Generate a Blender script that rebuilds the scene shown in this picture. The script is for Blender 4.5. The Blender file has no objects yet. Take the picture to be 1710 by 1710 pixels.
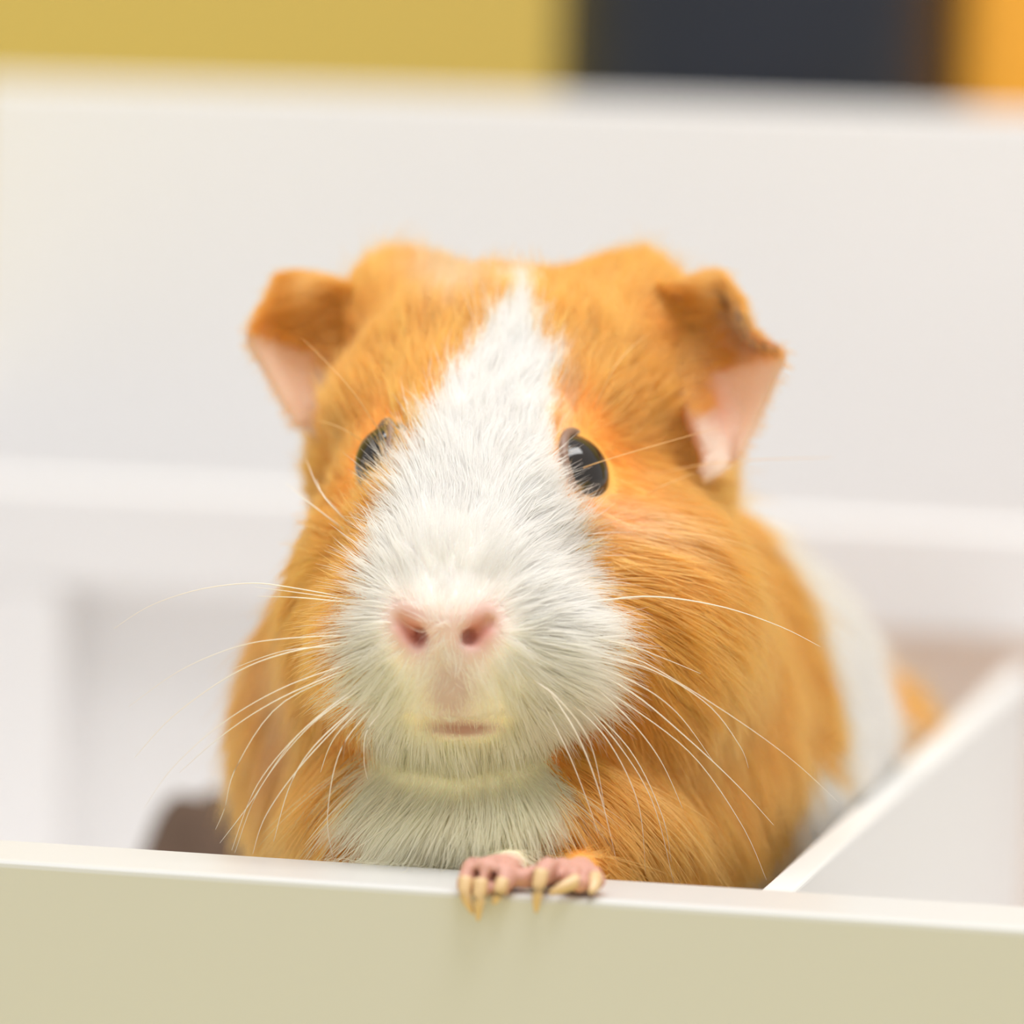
import bpy, math, random
import numpy as np
from mathutils import Vector, Matrix
from mathutils.bvhtree import BVHTree
from mathutils.kdtree import KDTree

random.seed(7)
rng = np.random.default_rng(7)
scene = bpy.context.scene
col = scene.collection
FUR = True
MM = 0.001

# ------------------------------------------------------------------ camera
FPX, CX, CY = 9040.0, 855.0, 855.0           # focal length and centre in photo pixels (1710 x 1710)
PITCH, ROLL = math.radians(4.64), math.radians(1.83)
CAM = np.array([0.0, -0.720, 0.175])
FOCUS = 0.720
_R0 = np.array([1.0, 0, 0]); _U0 = np.array([0, math.sin(PITCH), math.cos(PITCH)])
CF = np.array([0, math.cos(PITCH), -math.sin(PITCH)])
CR = _R0 * math.cos(ROLL) + _U0 * math.sin(ROLL)
CU = _U0 * math.cos(ROLL) - _R0 * math.sin(ROLL)

def ray(px, py):
    return CF + CR * ((px - CX) / FPX) - CU * ((py - CY) / FPX)
def W(px, py, dd):                            # photo pixel + depth in mm from the focus plane -> world (metres)
    return CAM + ray(px, py) * (FOCUS + dd * MM)
def onz(px, py, z):                           # photo pixel on a horizontal plane
    r = ray(px, py); return CAM + r * ((z - CAM[2]) / r[2])
def proj(P):                                  # world -> photo pixel x, y and depth dd (mm)
    q = P - CAM
    d = q @ CF
    return CX + FPX * (q @ CR) / d, CY - FPX * (q @ CU) / d, (d - FOCUS) / MM

cd = bpy.data.cameras.new('camera')
cam = bpy.data.objects.new('camera', cd); col.objects.link(cam)
m = Matrix.Identity(4)
for i in range(3):
    m[i][0] = CR[i]; m[i][1] = CU[i]; m[i][2] = -CF[i]; m[i][3] = CAM[i]
cam.matrix_world = m
cd.sensor_width = 36.0
cd.lens = 36.0 * FPX / 1710.0
cd.clip_start = 0.02; cd.clip_end = 30
cd.dof.use_dof = True
cd.dof.focus_distance = FOCUS
cd.dof.aperture_fstop = cd.lens / 22.0        # a 22 mm wide aperture
scene.camera = cam

# ------------------------------------------------------------------ world, lights, exposure
world = bpy.data.worlds.new('room_light'); scene.world = world
world.use_nodes = True
bg = world.node_tree.nodes['Background']
bg.inputs[0].default_value = (1.0, 0.985, 0.96, 1); bg.inputs[1].default_value = 0.73

def area(name, loc, target, sx, sy, power, colr):
    l = bpy.data.lights.new(name, 'AREA'); l.shape = 'RECTANGLE'; l.size = sx; l.size_y = sy
    l.energy = power; l.color = colr
    o = bpy.data.objects.new(name, l); col.objects.link(o)
    o.location = loc
    o.rotation_euler = (Vector(target) - Vector(loc)).to_track_quat('-Z', 'Y').to_euler()
    return o
area('ceiling_light', (0.34, -0.22, 1.40), (0.06, 0.08, 0.05), 1.0, 0.40, 12.6, (1.0, 0.985, 0.97))
area('ceiling_light_rear', (-0.30, 0.22, 1.55), (-0.2, 0.40, 0.0), 1.0, 0.40, 10.6, (1.0, 0.985, 0.97))

scene.view_settings.view_transform = 'Standard'
scene.view_settings.look = 'None'
scene.view_settings.exposure = 0.0
scene.view_settings.gamma = 1.0
scene.view_settings.use_curve_mapping = False
scene.cycles.use_denoising = True
scene.cycles_curves.shape = 'RIBBONS'
scene.cycles_curves.subdivisions = 2
scene.cycles.max_bounces = 9
scene.cycles.diffuse_bounces = 6
scene.cycles.glossy_bounces = 4
scene.cycles.transmission_bounces = 8
scene.cycles.adaptive_threshold = 0.08

# ------------------------------------------------------------------ helpers
def lin(r, g, b):
    f = lambda c: (c / 255.0 / 12.92) if c <= 10 else ((c / 255.0 + 0.055) / 1.055) ** 2.4
    return (f(r), f(g), f(b))

def principled(name, base, rough=0.5, spec=0.5, coat=0.0, noise=None, bump=0.0, nscale=40.0, sss=0.0):
    mt = bpy.data.materials.new(name); mt.use_nodes = True
    nt = mt.node_tree; b = nt.nodes['Principled BSDF']
    b.inputs['Base Color'].default_value = (*base, 1)
    b.inputs['Roughness'].default_value = rough
    b.inputs['Specular IOR Level'].default_value = spec
    b.inputs['Coat Weight'].default_value = coat
    if noise or bump:
        tc = nt.nodes.new('ShaderNodeTexCoord'); nz = nt.nodes.new('ShaderNodeTexNoise')
        nz.inputs['Scale'].default_value = nscale; nz.inputs['Detail'].default_value = 4
        nt.links.new(tc.outputs['Object'], nz.inputs['Vector'])
        if noise:
            mx = nt.nodes.new('ShaderNodeMix'); mx.data_type = 'RGBA'
            mx.inputs[6].default_value = (*base, 1); mx.inputs[7].default_value = (*noise, 1)
            nt.links.new(nz.outputs['Fac'], mx.inputs[0])
            nt.links.new(mx.outputs[2], b.inputs['Base Color'])
        if bump:
            bp = nt.nodes.new('ShaderNodeBump'); bp.inputs['Strength'].default_value = bump
            bp.inputs['Distance'].default_value = 0.0005
            nt.links.new(nz.outputs['Fac'], bp.inputs['Height'])
            nt.links.new(bp.outputs['Normal'], b.inputs['Normal'])
    return mt

def obj(name, verts, faces, mat, parent=None, smooth=False):
    me = bpy.data.meshes.new(name)
    me.from_pydata([tuple(v) for v in verts], [], [tuple(f) for f in faces])
    me.validate(); me.update()
    if smooth:
        me.polygons.foreach_set('use_smooth', [True] * len(me.polygons))
    if mat: me.materials.append(mat)
    o = bpy.data.objects.new(name, me); col.objects.link(o)
    if parent is not None:
        o.parent = parent
        o.matrix_parent_inverse = parent.matrix_world.inverted()
    return o

def tag(o, label=None, cat=None, group=None, kind=None):
    if label: o['label'] = label
    if cat: o['category'] = cat
    if group: o['group'] = group
    if kind: o['kind'] = kind
    return o

def empty(name, loc):
    e = bpy.data.objects.new(name, None); col.objects.link(e)
    e.empty_display_size = 0.02
    e.location = Vector(tuple(loc)); e.matrix_world = Matrix.Translation(Vector(tuple(loc)))
    return e

def board(name, origin, ax, ay, size, mat, parent=None, bevel=0.0008):
    """box with its near-left-bottom corner at origin, along ax (length), ay (depth) and Z, edges rounded"""
    ax, ay = np.array(ax), np.array(ay); az = np.array([0, 0, 1.0]); o = np.array(origin)
    vs = [o + ax * size[0] * i + ay * size[1] * j + az * size[2] * k for k in (0, 1) for j in (0, 1) for i in (0, 1)]
    fs = [(0, 2, 3, 1), (4, 5, 7, 6), (0, 1, 5, 4), (1, 3, 7, 5), (3, 2, 6, 7), (2, 0, 4, 6)]
    ob = obj(name, vs, fs, mat, parent)
    if bevel:
        md = ob.modifiers.new('bevel', 'BEVEL'); md.width = bevel; md.segments = 3
    return ob

# ------------------------------------------------------------------ the setting: table top, room wall behind
BOARD_Z = 0.070                                # height of the pen's front board
PEN_FLOOR = 0.008
PSI = math.radians(12.7)
E1 = np.array([math.cos(PSI), -math.sin(PSI), 0.0])   # along the front board, to the right
E2 = np.array([math.sin(PSI), math.cos(PSI), 0.0])    # into the pen
B0 = onz(855, 1492, BOARD_Z)                   # front top edge of the board

M_table = principled('yellow_green_laminate', lin(230, 218, 150), 0.45, 0.4, noise=lin(224, 212, 143), nscale=6)
M_yellow = principled('yellow_paint', lin(200, 178, 98), 0.7, 0.3, noise=lin(195, 173, 93), nscale=3)
M_white = principled('white_melamine', lin(210, 210, 209), 0.32, 0.5, noise=lin(206, 206, 205), nscale=8)
M_matte = principled('white_painted_board', lin(235, 234, 234), 0.6, 0.4, noise=lin(230, 229, 229), nscale=8)
M_divider = principled('white_satin_board', lin(226, 226, 226), 0.55, 0.4, noise=lin(222, 222, 221), nscale=8)
M_tan = principled('tan_hardboard', lin(236, 220, 208), 0.7, 0.3, noise=lin(230, 213, 199), nscale=60)
M_navy = principled('navy_enamel', lin(24, 31, 48), 0.36, 0.5, noise=lin(18, 24, 36), nscale=20)
M_orange_box = principled('orange_plastic', lin(254, 186, 72), 0.6, 0.3, noise=lin(251, 180, 66), nscale=20)
M_lid = principled('dark_lid', lin(30, 32, 38), 0.5, 0.4, bump=0.1)

floor = board('floor', (-1.6, -1.4, -0.03), (1, 0, 0), (0, 1, 0), (3.2, 3.2, 0.03), M_table, bevel=0.002)
tag(floor, kind='structure')
wall = board('wall_back', (-1.6, 0.80, 0.0), (1, 0, 0), (0, 1, 0), (3.2, 0.05, 1.2), M_yellow, bevel=0.002)
tag(wall, kind='structure')

# ------------------------------------------------------------------ the white pen
FT = 0.0180                                    # front board thickness
pen = empty('pet_pen', B0 + E2 * 0.2 - np.array([0, 0, BOARD_Z]))
tag(pen, 'white melamine pet pen with boards around a brown and white guinea pig', 'pen')
REAR = 0.405
PL, PR = -0.21, 0.30                            # extents along E1 from B0
def at(a, b, z): return B0 + E1 * a + E2 * b + np.array([0, 0, z - BOARD_Z])
board('front_board', at(PL, 0, 0), E1, E2, (PR - PL, FT, BOARD_Z), M_white, pen, 0.0010)
board('floor_board', at(PL + 0.0005, FT + 0.0002, 0), E1, E2, (PR - PL - 0.001, REAR - FT - 0.0004, PEN_FLOOR), M_matte, pen, 0)
RZ = CAM[2] - 0.0046
board('rear_board', at(PL, REAR, 0), E1, E2, (PR - PL, 0.016, RZ), M_matte, pen, 0.0012)
board('side_board', at(PL - 0.016, 0, 0), E1, E2, (0.0158, REAR + 0.016, BOARD_Z + 0.03), M_matte, pen, 0.001)
board('side_board', at(PR + 0.0002, 0, 0), E1, E2, (0.016, REAR + 0.016, BOARD_Z + 0.03), M_matte, pen, 0.001)
# slim divider that runs back from the front board
DV0 = onz(1275, 1484, BOARD_Z - 0.0012)
da = float((DV0 - B0) @ E1)
DTH = 0.0045
DE2 = onz(1710, 1098, BOARD_Z - 0.0012) - DV0; DE2[2] = 0; DE2 /= np.linalg.norm(DE2)
DE1 = np.array([DE2[1], -DE2[0], 0.0])
dd0 = at(da, FT + 0.0003, PEN_FLOOR + 0.0002)
PB = 0.318
DLEN = (PB - FT - 0.0015) / float(DE2 @ E2)
board('divider_board', dd0, DE1, DE2, (DTH, DLEN, BOARD_Z - 0.0012 - PEN_FLOOR), M_divider, pen, 0.0006)
# low inner partition: rail, posts and panels

def part_z(px, py):                            # height at which a photo pixel meets the partition's front plane
    r = ray(px, py); t = float(((B0 + E2 * PB - CAM) @ E2) / (r @ E2)); p = CAM + r * t
    return p[2], float((p - B0) @ E1)
rt = part_z(300, 815)[0]; rb = part_z(300, 992)[0]
pa = part_z(95, 1200)[1]
mid = part_z(1000, 1200)[1]
inner = board('rail', at(PL + 0.001, PB, rb), E1, E2, (PR - PL - 0.002, 0.010, rt - rb), M_matte, pen, 0.0012)
board('post', at(PL + 0.001, PB, PEN_FLOOR), E1, E2, (pa - PL - 0.001, 0.018, rb - PEN_FLOOR), M_matte, pen, 0.0015)
board('post', at(mid - 0.012, PB, PEN_FLOOR), E1, E2, (0.024, 0.018, rb - PEN_FLOOR), M_matte, pen, 0.0015)
board('panel', at(pa, PB + 0.011, PEN_FLOOR), E1, E2, (mid - 0.012 - pa, 0.004, rb - PEN_FLOOR), M_matte, pen, 0)
tp = board('panel', at(mid + 0.012, PB + 0.011, PEN_FLOOR), E1, E2, (PR - mid - 0.014, 0.004, rb - PEN_FLOOR), M_tan, pen, 0)
tp['label'] = 'tan hardboard panel below the white rail'

# ------------------------------------------------------------------ things standing behind the pen
def lathe(name, prof, centre, mat, parent, seg=64):
    vs, fs = [], []
    for (r, z) in prof:
        for i in range(seg):
            a = 2 * math.pi * i / seg
            vs.append((centre[0] + r * math.cos(a), centre[1] + r * math.sin(a), z))
    n = len(prof)
    for k in range(n - 1):
        for i in range(seg):
            j = (i + 1) % seg
            fs.append((k * seg + i, k * seg + j, (k + 1) * seg + j, (k + 1) * seg + i))
    fs.append(tuple(reversed(range(seg)))); fs.append(tuple((n - 1) * seg + i for i in range(seg)))
    return obj(name, vs, fs, mat, parent, smooth=True)

cdist = 505
cw = W(1260, 60, cdist)
rad = (1590 - 930) / 2 / FPX * (FOCUS + cdist * MM)
can = empty('canister', (cw[0], cw[1], 0))
tag(can, 'dark navy cylindrical canister standing behind the pen, beside the orange box', 'canister')
lathe('canister_body', [(rad * .94, 0.0), (rad * .985, .002), (rad, .006), (rad, .240), (rad * .985, .243), (rad * .97, .244)], cw, M_navy, can)
lathe('lid', [(rad * .99, .2445), (rad * 1.01, .247), (rad * 1.01, .262), (rad * .98, .266), (rad * .3, .268), (rad * .28, .282), (rad * .1, .285)], cw, M_lid, can)

tw = W(1603, 60, cdist - 5)
tub = empty('storage_box', (tw[0] + .06, tw[1] + .06, 0))
tag(tub, 'orange plastic storage box standing behind the pen, beside the navy canister', 'box')
board('box_body', (tw[0], tw[1], 0), (1, 0, 0), (0, 1, 0), (.12, .11, .235), M_orange_box, tub, .006)
board('lid', (tw[0] - .002, tw[1] - .002, .2352), (1, 0, 0), (0, 1, 0), (.124, .114, .014), M_orange_box, tub, .004)

# ------------------------------------------------------------------ guinea pig: one continuous body from blended forms
H = 0.75 * MM                                  # grid step
LO = np.array([-0.075, -0.055, 0.002]); HI = np.array([0.105, 0.265, 0.185])
N3 = np.ceil((HI - LO) / H).astype(int) + 1
gx, gy, gz = [(LO[i] + H * np.arange(N3[i])).astype(np.float32) for i in range(3)]
S = np.full(tuple(N3), 1.0, np.float32)

def _box(lo, hi):
    a = np.clip(np.floor((np.array(lo) - LO) / H).astype(int), 0, N3 - 1)
    b = np.clip(np.ceil((np.array(hi) - LO) / H).astype(int) + 1, 1, N3)
    sl = tuple(slice(a[i], b[i]) for i in range(3))
    return sl, gx[sl[0]][:, None, None], gy[sl[1]][None, :, None], gz[sl[2]][None, None, :]

def _union(sl, d, k):
    s = S[sl]
    h = np.maximum(k - np.abs(s - d), 0) / k
    S[sl] = np.minimum(s, d) - h * h * k * 0.25
def _carve(sl, d, k):                          # smooth subtraction of d
    s = S[sl]; e = -d
    h = np.maximum(k - np.abs(s - e), 0) / k
    S[sl] = np.maximum(s, e) + h * h * k * 0.25

def ell_d(c, r, x, y, z, rot=0.0):
    dx, dy, dz = x - c[0], y - c[1], z - c[2]
    if rot:
        ca, sa = math.cos(rot), math.sin(rot)
        dx, dy = ca * dx + sa * dy, -sa * dx + ca * dy
    k0 = np.sqrt((dx / r[0]) ** 2 + (dy / r[1]) ** 2 + (dz / r[2]) ** 2)
    k1 = np.sqrt((dx / r[0] ** 2) ** 2 + (dy / r[1] ** 2) ** 2 + (dz / r[2] ** 2) ** 2) + 1e-9
    return (k0 * (k0 - 1) / k1).astype(np.float32)
def cap_d(a, b, ra, rb, x, y, z):
    ba = b - a; L2 = float(ba @ ba)
    t = np.clip(((x - a[0]) * ba[0] + (y - a[1]) * ba[1] + (z - a[2]) * ba[2]) / L2, 0, 1)
    q = np.sqrt((x - a[0] - t * ba[0]) ** 2 + (y - a[1] - t * ba[1]) ** 2 + (z - a[2] - t * ba[2]) ** 2)
    return (q - (ra + (rb - ra) * t)).astype(np.float32)
def E(c, r, k=8.0, rot=0.0):                   # ellipsoid, radii (across, up, deep) in mm
    r = np.array([r[0], r[2], r[1]]) * MM; mg = 0.016 + k * MM
    R = max(r) if rot else r
    sl, x, y, z = _box(c - R - mg, c + R + mg)
    _union(sl, ell_d(c, r, x, y, z, rot), k * MM)
def C(a, b, ra, rb, k=6.0):
    ra, rb = ra * MM, rb * MM; R = max(ra, rb) + 0.010 + k * MM
    sl, x, y, z = _box(np.minimum(a, b) - R, np.maximum(a, b) + R)
    _union(sl, cap_d(a, b, ra, rb, x, y, z), k * MM)
def CUT(a, b, ra, rb, k=0.8):
    ra, rb = ra * MM, rb * MM; R = max(ra, rb) + 0.004
    sl, x, y, z = _box(np.minimum(a, b) - R, np.maximum(a, b) + R)
    _carve(sl, cap_d(a, b, ra, rb, x, y, z), k * MM)
def BT(px, back, up):                          # near the front board's top edge
    t = at(float((onz(px, 1437 + 0.065 * px, BOARD_Z) - B0) @ E1), 0, BOARD_Z)
    return t + E2 * back * MM + np.array([0, 0, up * MM])

# trunk
E(W(1290, 1385, 186), (29, 31, 42), 14)
E(W(1095, 1225, 120), (33.5, 34, 44), 14)
E(W(1000, 1150, 85), (31, 32, 30), 14)
E(W(930, 1400, 84), (28, 28, 30), 14)
E(W(870, 1240, 58), (35, 25, 28), 12)
E(W(1085, 1130, 52), (15, 23, 22), 10)
E(W(610, 1230, 56), (15, 26, 22), 10)
E(W(790, 1345, 27), (22, 8.5, 24), 9)
E(W(960, 1330, 34), (19, 10, 23), 14)
E(W(775, 1275, 26), (17, 10, 17), 14)
E(W(835, 1358, 17), (17, 5.5, 20), 9)
E(W(1150, 1405, 88), (24, 20, 25), 12)
# hind legs and feet on the pen floor
rc = W(1290, 1385, 186)
for s in (-1, 1):
    hip = np.array([rc[0] + s * 0.018, rc[1] - 0.012, 0.030])
    foot = np.array([rc[0] + s * 0.017, rc[1] - 0.028, PEN_FLOOR + 0.0050])
    E(hip, (10, 15, 17), 8)
    E(foot, (6, 4.6, 15), 4)
# head
E(W(868, 690, 52), (24.0, 18, 23), 10)
E(W(690, 548, 57), (11, 8, 11), 8); E(W(1045, 548, 55), (11, 8, 11), 8)
C(W(765, 985, 4.5), W(838, 690, 38), 12.5, 18.5, 8)
E(W(800, 900, 30), (20, 18, 22), 10)
E(W(755, 1075, 7), (14.5, 12.5, 17.5), 6)
E(W(668, 1085, 7), (9.5, 9.5, 11), 5)
E(W(868, 1080, 5), (11.5, 10.5, 12), 5)
E(W(650, 1050, 30), (13, 17, 18), 8)
E(W(1035, 1035, 30), (17, 20, 23), 8)
E(W(768, 1172, 8), (9.5, 7.0, 12), 7)
E(W(756, 1150, -1), (6.5, 5.0, 8), 4)
E(W(1105, 800, 55), (8, 8, 11), 8); E(W(622, 775, 54), (8, 11, 12), 8)
# brow over each eye and cheekbone below it
E(W(930, 690, 33), (8, 6, 10), 6); E(W(668, 690, 38), (8, 6, 10), 6)
# nose wings
E(W(695, 1045, -4), (4.6, 4.4, 5.0), 3); E(W(792, 1047, -5), (4.6, 4.4, 5.0), 3)
E(W(745, 1035, -5.5), (5.5, 4.4, 5.0), 3)
# forelegs reaching up to the board, paws and toes
for (sx, sy, sd, kx) in ((850, 1460, 46, 815), (965, 1450, 48, 935)):
    C(W(sx, sy, sd), BT(kx, 12, 1.6), 6.0, 2.0, 2)
    E(BT(kx, 7.5, 1.4), (3.3, 1.6, 4.2), 1.0)
TOES = [  # joints of each toe: (px, back, up)
    [(800, 6, 2.2), (784, 1.4, 2.5), (779, -0.9, 0.9)],
    [(815, 6, 2.4), (809, 0.8, 2.8), (808, -1.3, 0.8)],
    [(830, 6, 2.2), (837, 1.4, 2.3), (840, -0.6, 1.0)],
    [(918, 6.5, 2.4), (907, 1.8, 3.1), (904, -0.5, 2.4)],
    [(935, 6.5, 2.3), (950, 2.4, 2.0), (965, 1.0, 1.7)],
    [(950, 7.5, 2.3), (970, 4.6, 2.2), (985, 3.2, 1.9)],
    [(915, 7.0, 2.0), (885, 3.4, 1.8), (866, 1.8, 1.7)],
]
for tj in TOES:
    a, b, c = [BT(*q) for q in tj]
    C(a, b, 1.7, 1.55, .6); C(b, c, 1.55, 1.35, .5)
for (px_, b0_, u0_, b1_, u1_) in ((795, 5, 4.2, -2.2, 1.2), (822, 5, 4.2, -2.2, 1.2), (926, 6, 4.2, -1, 2.0), (963, 6, 4.0, 1.5, 2.0), (893, 5, 3.6, .5, 1.6)):
    CUT(BT(px_, b0_, u0_), BT(px_, b1_, u1_), .55, .65, .7)      # gaps between the toes
# nostrils and mouth
mouth_px = [(692, 1200, 1.0), (720, 1211, -2.5), (765, 1217, -5.0), (810, 1215, -3.0), (842, 1205, 0.5)]

# keep clear of the boards
def keepout(o, E1, E2, size, g):
    c = np.array(o) + E1 * size[0] / 2 + E2 * size[1] / 2 + np.array([0, 0, size[2] / 2]); hs = np.array(size) / 2 + g
    x, y, z = gx[:, None, None] - c[0], gy[None, :, None] - c[1], gz[None, None, :] - c[2]
    u = np.abs(x * E1[0] + y * E1[1]) - hs[0]; v = np.abs(x * E2[0] + y * E2[1]) - hs[1]; w = np.abs(z) - hs[2]
    d = np.maximum(np.maximum(u, v), w).astype(np.float32)
    np.maximum(S, -d, out=S)
keepout(at(PL, 0, 0), E1, E2, (PR - PL, FT, BOARD_Z), 0.0003)
keepout(dd0, DE1, DE2, (DTH, DLEN, BOARD_Z), 0.0008)
keepout(at(PL, FT, -0.1), E1, E2, (PR - PL, REAR, 0.1 + PEN_FLOOR), 0.0002)

def first_hit(px, py):                         # depth dd of the body along a photo ray, from the field
    dds = np.arange(-30, 120, 0.25)
    P = CAM[None] + ray(px, py)[None] * (FOCUS + dds[:, None] * MM)
    idx = np.clip(((P - LO) / H).round().astype(int), 0, N3 - 1)
    v = S[idx[:, 0], idx[:, 1], idx[:, 2]]
    k = np.nonzero(v < 0)[0]
    return float(dds[k[0]]) if len(k) else None
mp = []
for (px, py, fb) in mouth_px:
    h_ = first_hit(px, py); mp.append(W(px, py, (h_ if h_ is not None else fb) + 0.2))
for a, b in zip(mp[:-1], mp[1:]): CUT(a, b, 1.4, 1.4, 1.2)
for (o_, i_) in (((664, 1034), (697, 1064)), ((818, 1037), (787, 1065))):      # comma-shaped nostrils
    ho, hi = first_hit(*o_), first_hit(*i_)
    CUT(W(*o_, ho - .1), W(*i_, hi + .3), .75, 1.3); CUT(W(*i_, hi + .3), W(i_[0] + (5 if i_[0] < 745 else -5), i_[1] - 4, hi + 2.6), 1.3, .9)

def surface_nets():
    neg = S < 0
    c = [neg[i:N3[0] - 1 + i, j:N3[1] - 1 + j, k:N3[2] - 1 + k] for i in (0, 1) for j in (0, 1) for k in (0, 1)]
    anyn = c[0].copy(); alln = c[0].copy()
    for q in c[1:]: anyn |= q; alln &= q
    act = anyn & ~alln
    I = np.argwhere(act)
    ids = np.full(act.shape, -1, np.int64); ids[act] = np.arange(len(I))
    off = np.array([(i, j, k) for i in (0, 1) for j in (0, 1) for k in (0, 1)])
    V = np.stack([S[I[:, 0] + o[0], I[:, 1] + o[1], I[:, 2] + o[2]] for o in off], 1)
    acc = np.zeros((len(I), 3)); cnt = np.zeros(len(I))
    for a in range(8):
        for b in range(a + 1, 8):
            if np.abs(off[a] - off[b]).sum() != 1: continue
            mk = (V[:, a] < 0) != (V[:, b] < 0)
            t = np.where(mk, V[:, a] / np.where(mk, V[:, a] - V[:, b], 1), 0)
            acc += mk[:, None] * (off[a] + t[:, None] * (off[b] - off[a])); cnt += mk
    P = LO + H * (I + acc / cnt[:, None])
    quads = []
    for ax in range(3):
        o1, o2 = [(1, 2), (2, 0), (0, 1)][ax]
        sl0 = [slice(None)] * 3; sl1 = [slice(None)] * 3
        sl0[ax] = slice(0, -1); sl1[ax] = slice(1, None)
        A, Bn = neg[tuple(sl0)], neg[tuple(sl1)]
        ch = np.argwhere(A != Bn); inside = A[tuple(ch.T)]
        ok = (ch[:, o1] > 0) & (ch[:, o2] > 0) & (ch[:, o1] < N3[o1] - 1) & (ch[:, o2] < N3[o2] - 1)
        ch, inside = ch[ok], inside[ok]
        def cid(d1, d2):
            q = ch.copy(); q[:, o1] -= d1; q[:, o2] -= d2
            return ids[q[:, 0], q[:, 1], q[:, 2]]
        q = np.stack([cid(1, 1), cid(0, 1), cid(0, 0), cid(1, 0)], 1)
        q[~inside] = q[~inside][:, ::-1]
        quads.append(q)
    return P, np.concatenate(quads)
BV, BQ = surface_nets()
# keep only the connected piece that holds the head
lab = np.arange(len(BV))
ed = np.concatenate([BQ[:, [0, 1]], BQ[:, [1, 2]], BQ[:, [2, 3]], BQ[:, [3, 0]]])
while True:
    old = lab.copy()
    mn = np.minimum(lab[ed[:, 0]], lab[ed[:, 1]])
    np.minimum.at(lab, ed[:, 0], mn); np.minimum.at(lab, ed[:, 1], mn)
    lab = lab[lab]
    if (lab == old).all(): break
big = np.bincount(lab).argmax(); keep = lab == big
remap = np.cumsum(keep) - 1
BQ = remap[BQ[keep[BQ[:, 0]]]]; BV = BV[keep]

# ---- coat and skin colouring, fixed to the body
def smooth_noise(P, scale, seed):
    r = np.random.default_rng(seed)
    out = np.zeros(len(P))
    for _ in range(6):
        k = r.normal(size=3); k = k / np.linalg.norm(k) * scale * r.uniform(.6, 1.5)
        out += np.sin(P @ k + r.uniform(0, 6.28))
    return out / 6 ** .5
def in_poly(x, y, poly):
    p = np.array(poly, float); r = np.zeros(len(x), bool); j = len(p) - 1
    for i in range(len(p)):
        xi, yi = p[i]; xj, yj = p[j]
        if yi != yj:
            r ^= ((yi > y) != (yj > y)) & (x < (xj - xi) * (y - yi) / (yj - yi) + xi)
        j = i
    return r
BLAZE = [(876, 400), (868, 470), (848, 510), (812, 555), (752, 640), (710, 720), (676, 780), (652, 850), (632, 920), (615, 980), (605, 1050),
         (605, 1110), (612, 1170), (600, 1230), (615, 1290), (640, 1350), (655, 1420), (660, 1700), (915, 1700), (915, 1420), (915, 1330), (920, 1250),
         (965, 1195), (1000, 1130), (990, 1050), (970, 980), (945, 900), (930, 830), (926, 760), (924, 700), (924, 640), (900, 570), (884, 470)]
C_WHITE = np.array([0.95, 0.915, 0.88]); C_CREAM_BOUNCE = np.array([0.975, 0.895, 0.64])
C_ORANGE = np.array([0.98, 0.44, 0.085]); C_ORANGE2 = np.array([0.92, 0.36, 0.06]); C_PALE = np.array([0.86, 0.62, 0.40])
C_PINK = np.array([0.70, 0.385, 0.33]); C_RED = np.array([0.55, 0.20, 0.17]); C_GREY = np.array([0.58, 0.42, 0.36])

def gauss(x, y, cx, cy, sx, sy, ang=0.0):
    c, s = math.cos(ang), math.sin(ang)
    u = (x - cx) * c + (y - cy) * s; v = -(x - cx) * s + (y - cy) * c
    return np.exp(-0.5 * ((u / sx) ** 2 + (v / sy) ** 2))
def coat(P, soft=True):
    x, y, d = proj(P)
    n1 = smooth_noise(P, 900, 3) * 9; n2 = smooth_noise(P, 2200, 4) * 7
    jx = rng.normal(size=len(P)) * 7 if soft else 0
    jy = rng.normal(size=len(P)) * 7 if soft else 0
    white = in_poly(x + n1 + jx, y + n2 + jy, BLAZE) & (d < 75)
    dn = d + smooth_noise(P, 500, 5) * 4 + (rng.normal(size=len(P)) * 2 if soft else 0)
    white |= (dn > 76 - np.clip((y - 1180) / 200, 0, 1) * np.clip((x - 1050) / 150, 0, 1) * 28) & (dn < 158)
    under = (y > 1400) & (x > 960) & (d > 45)
    white |= under & (dn > 50)
    mix = np.clip(0.5 + smooth_noise(P, 420, 6) * 0.45 + (rng.normal(size=len(P)) * .22 if soft else 0), 0, 1)
    c = C_ORANGE * (1 - mix[:, None] * .6) + C_ORANGE2 * mix[:, None] * .6
    pale = np.clip(gauss(x, y, 745, 485, 42, 32) * 1.2 + gauss(x, y, 1010, 860, 55, 22, .3) * .55 + gauss(x, y, 940, 690, 14, 40) * .6
                   + gauss(x, y, 485, 1130, 16, 90) * .4, 0, 1) * (d < 60)
    if soft: pale = pale * rng.uniform(.3, 1.3, len(P))
    pale = np.clip(pale, 0, 1)[:, None]
    c = c * (1 - pale) + C_PALE * pale
    cream_bounce = np.clip((y - 1040) / 190, 0, 1) * (d < 75) * (x < 1010)  # chin's cream coat plus yellow bounce light, painted stronger towards the chest
    w = C_WHITE * (1 - cream_bounce[:, None]) + C_CREAM_BOUNCE * cream_bounce[:, None]
    if soft: w = w * rng.uniform(.94, 1.05, (len(P), 1))
    c = np.where(white[:, None], w, c)
    return np.clip(c, 0, .96), white
def nose_mask(x, y, d):
    a = gauss(x, y, 684, 1050, 25, 38, -.4); b = gauss(x, y, 802, 1052, 25, 38, .4)
    return np.clip((a + b) * 1.25, 0, 1) * (d < 12)
TOE_PTS = np.array([BT(*q) for tj in TOES for q in tj])
def paw_dist(P):
    return np.sqrt(((P[:, None, :] - TOE_PTS[None]) ** 2).sum(2)).min(1) / MM

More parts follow.
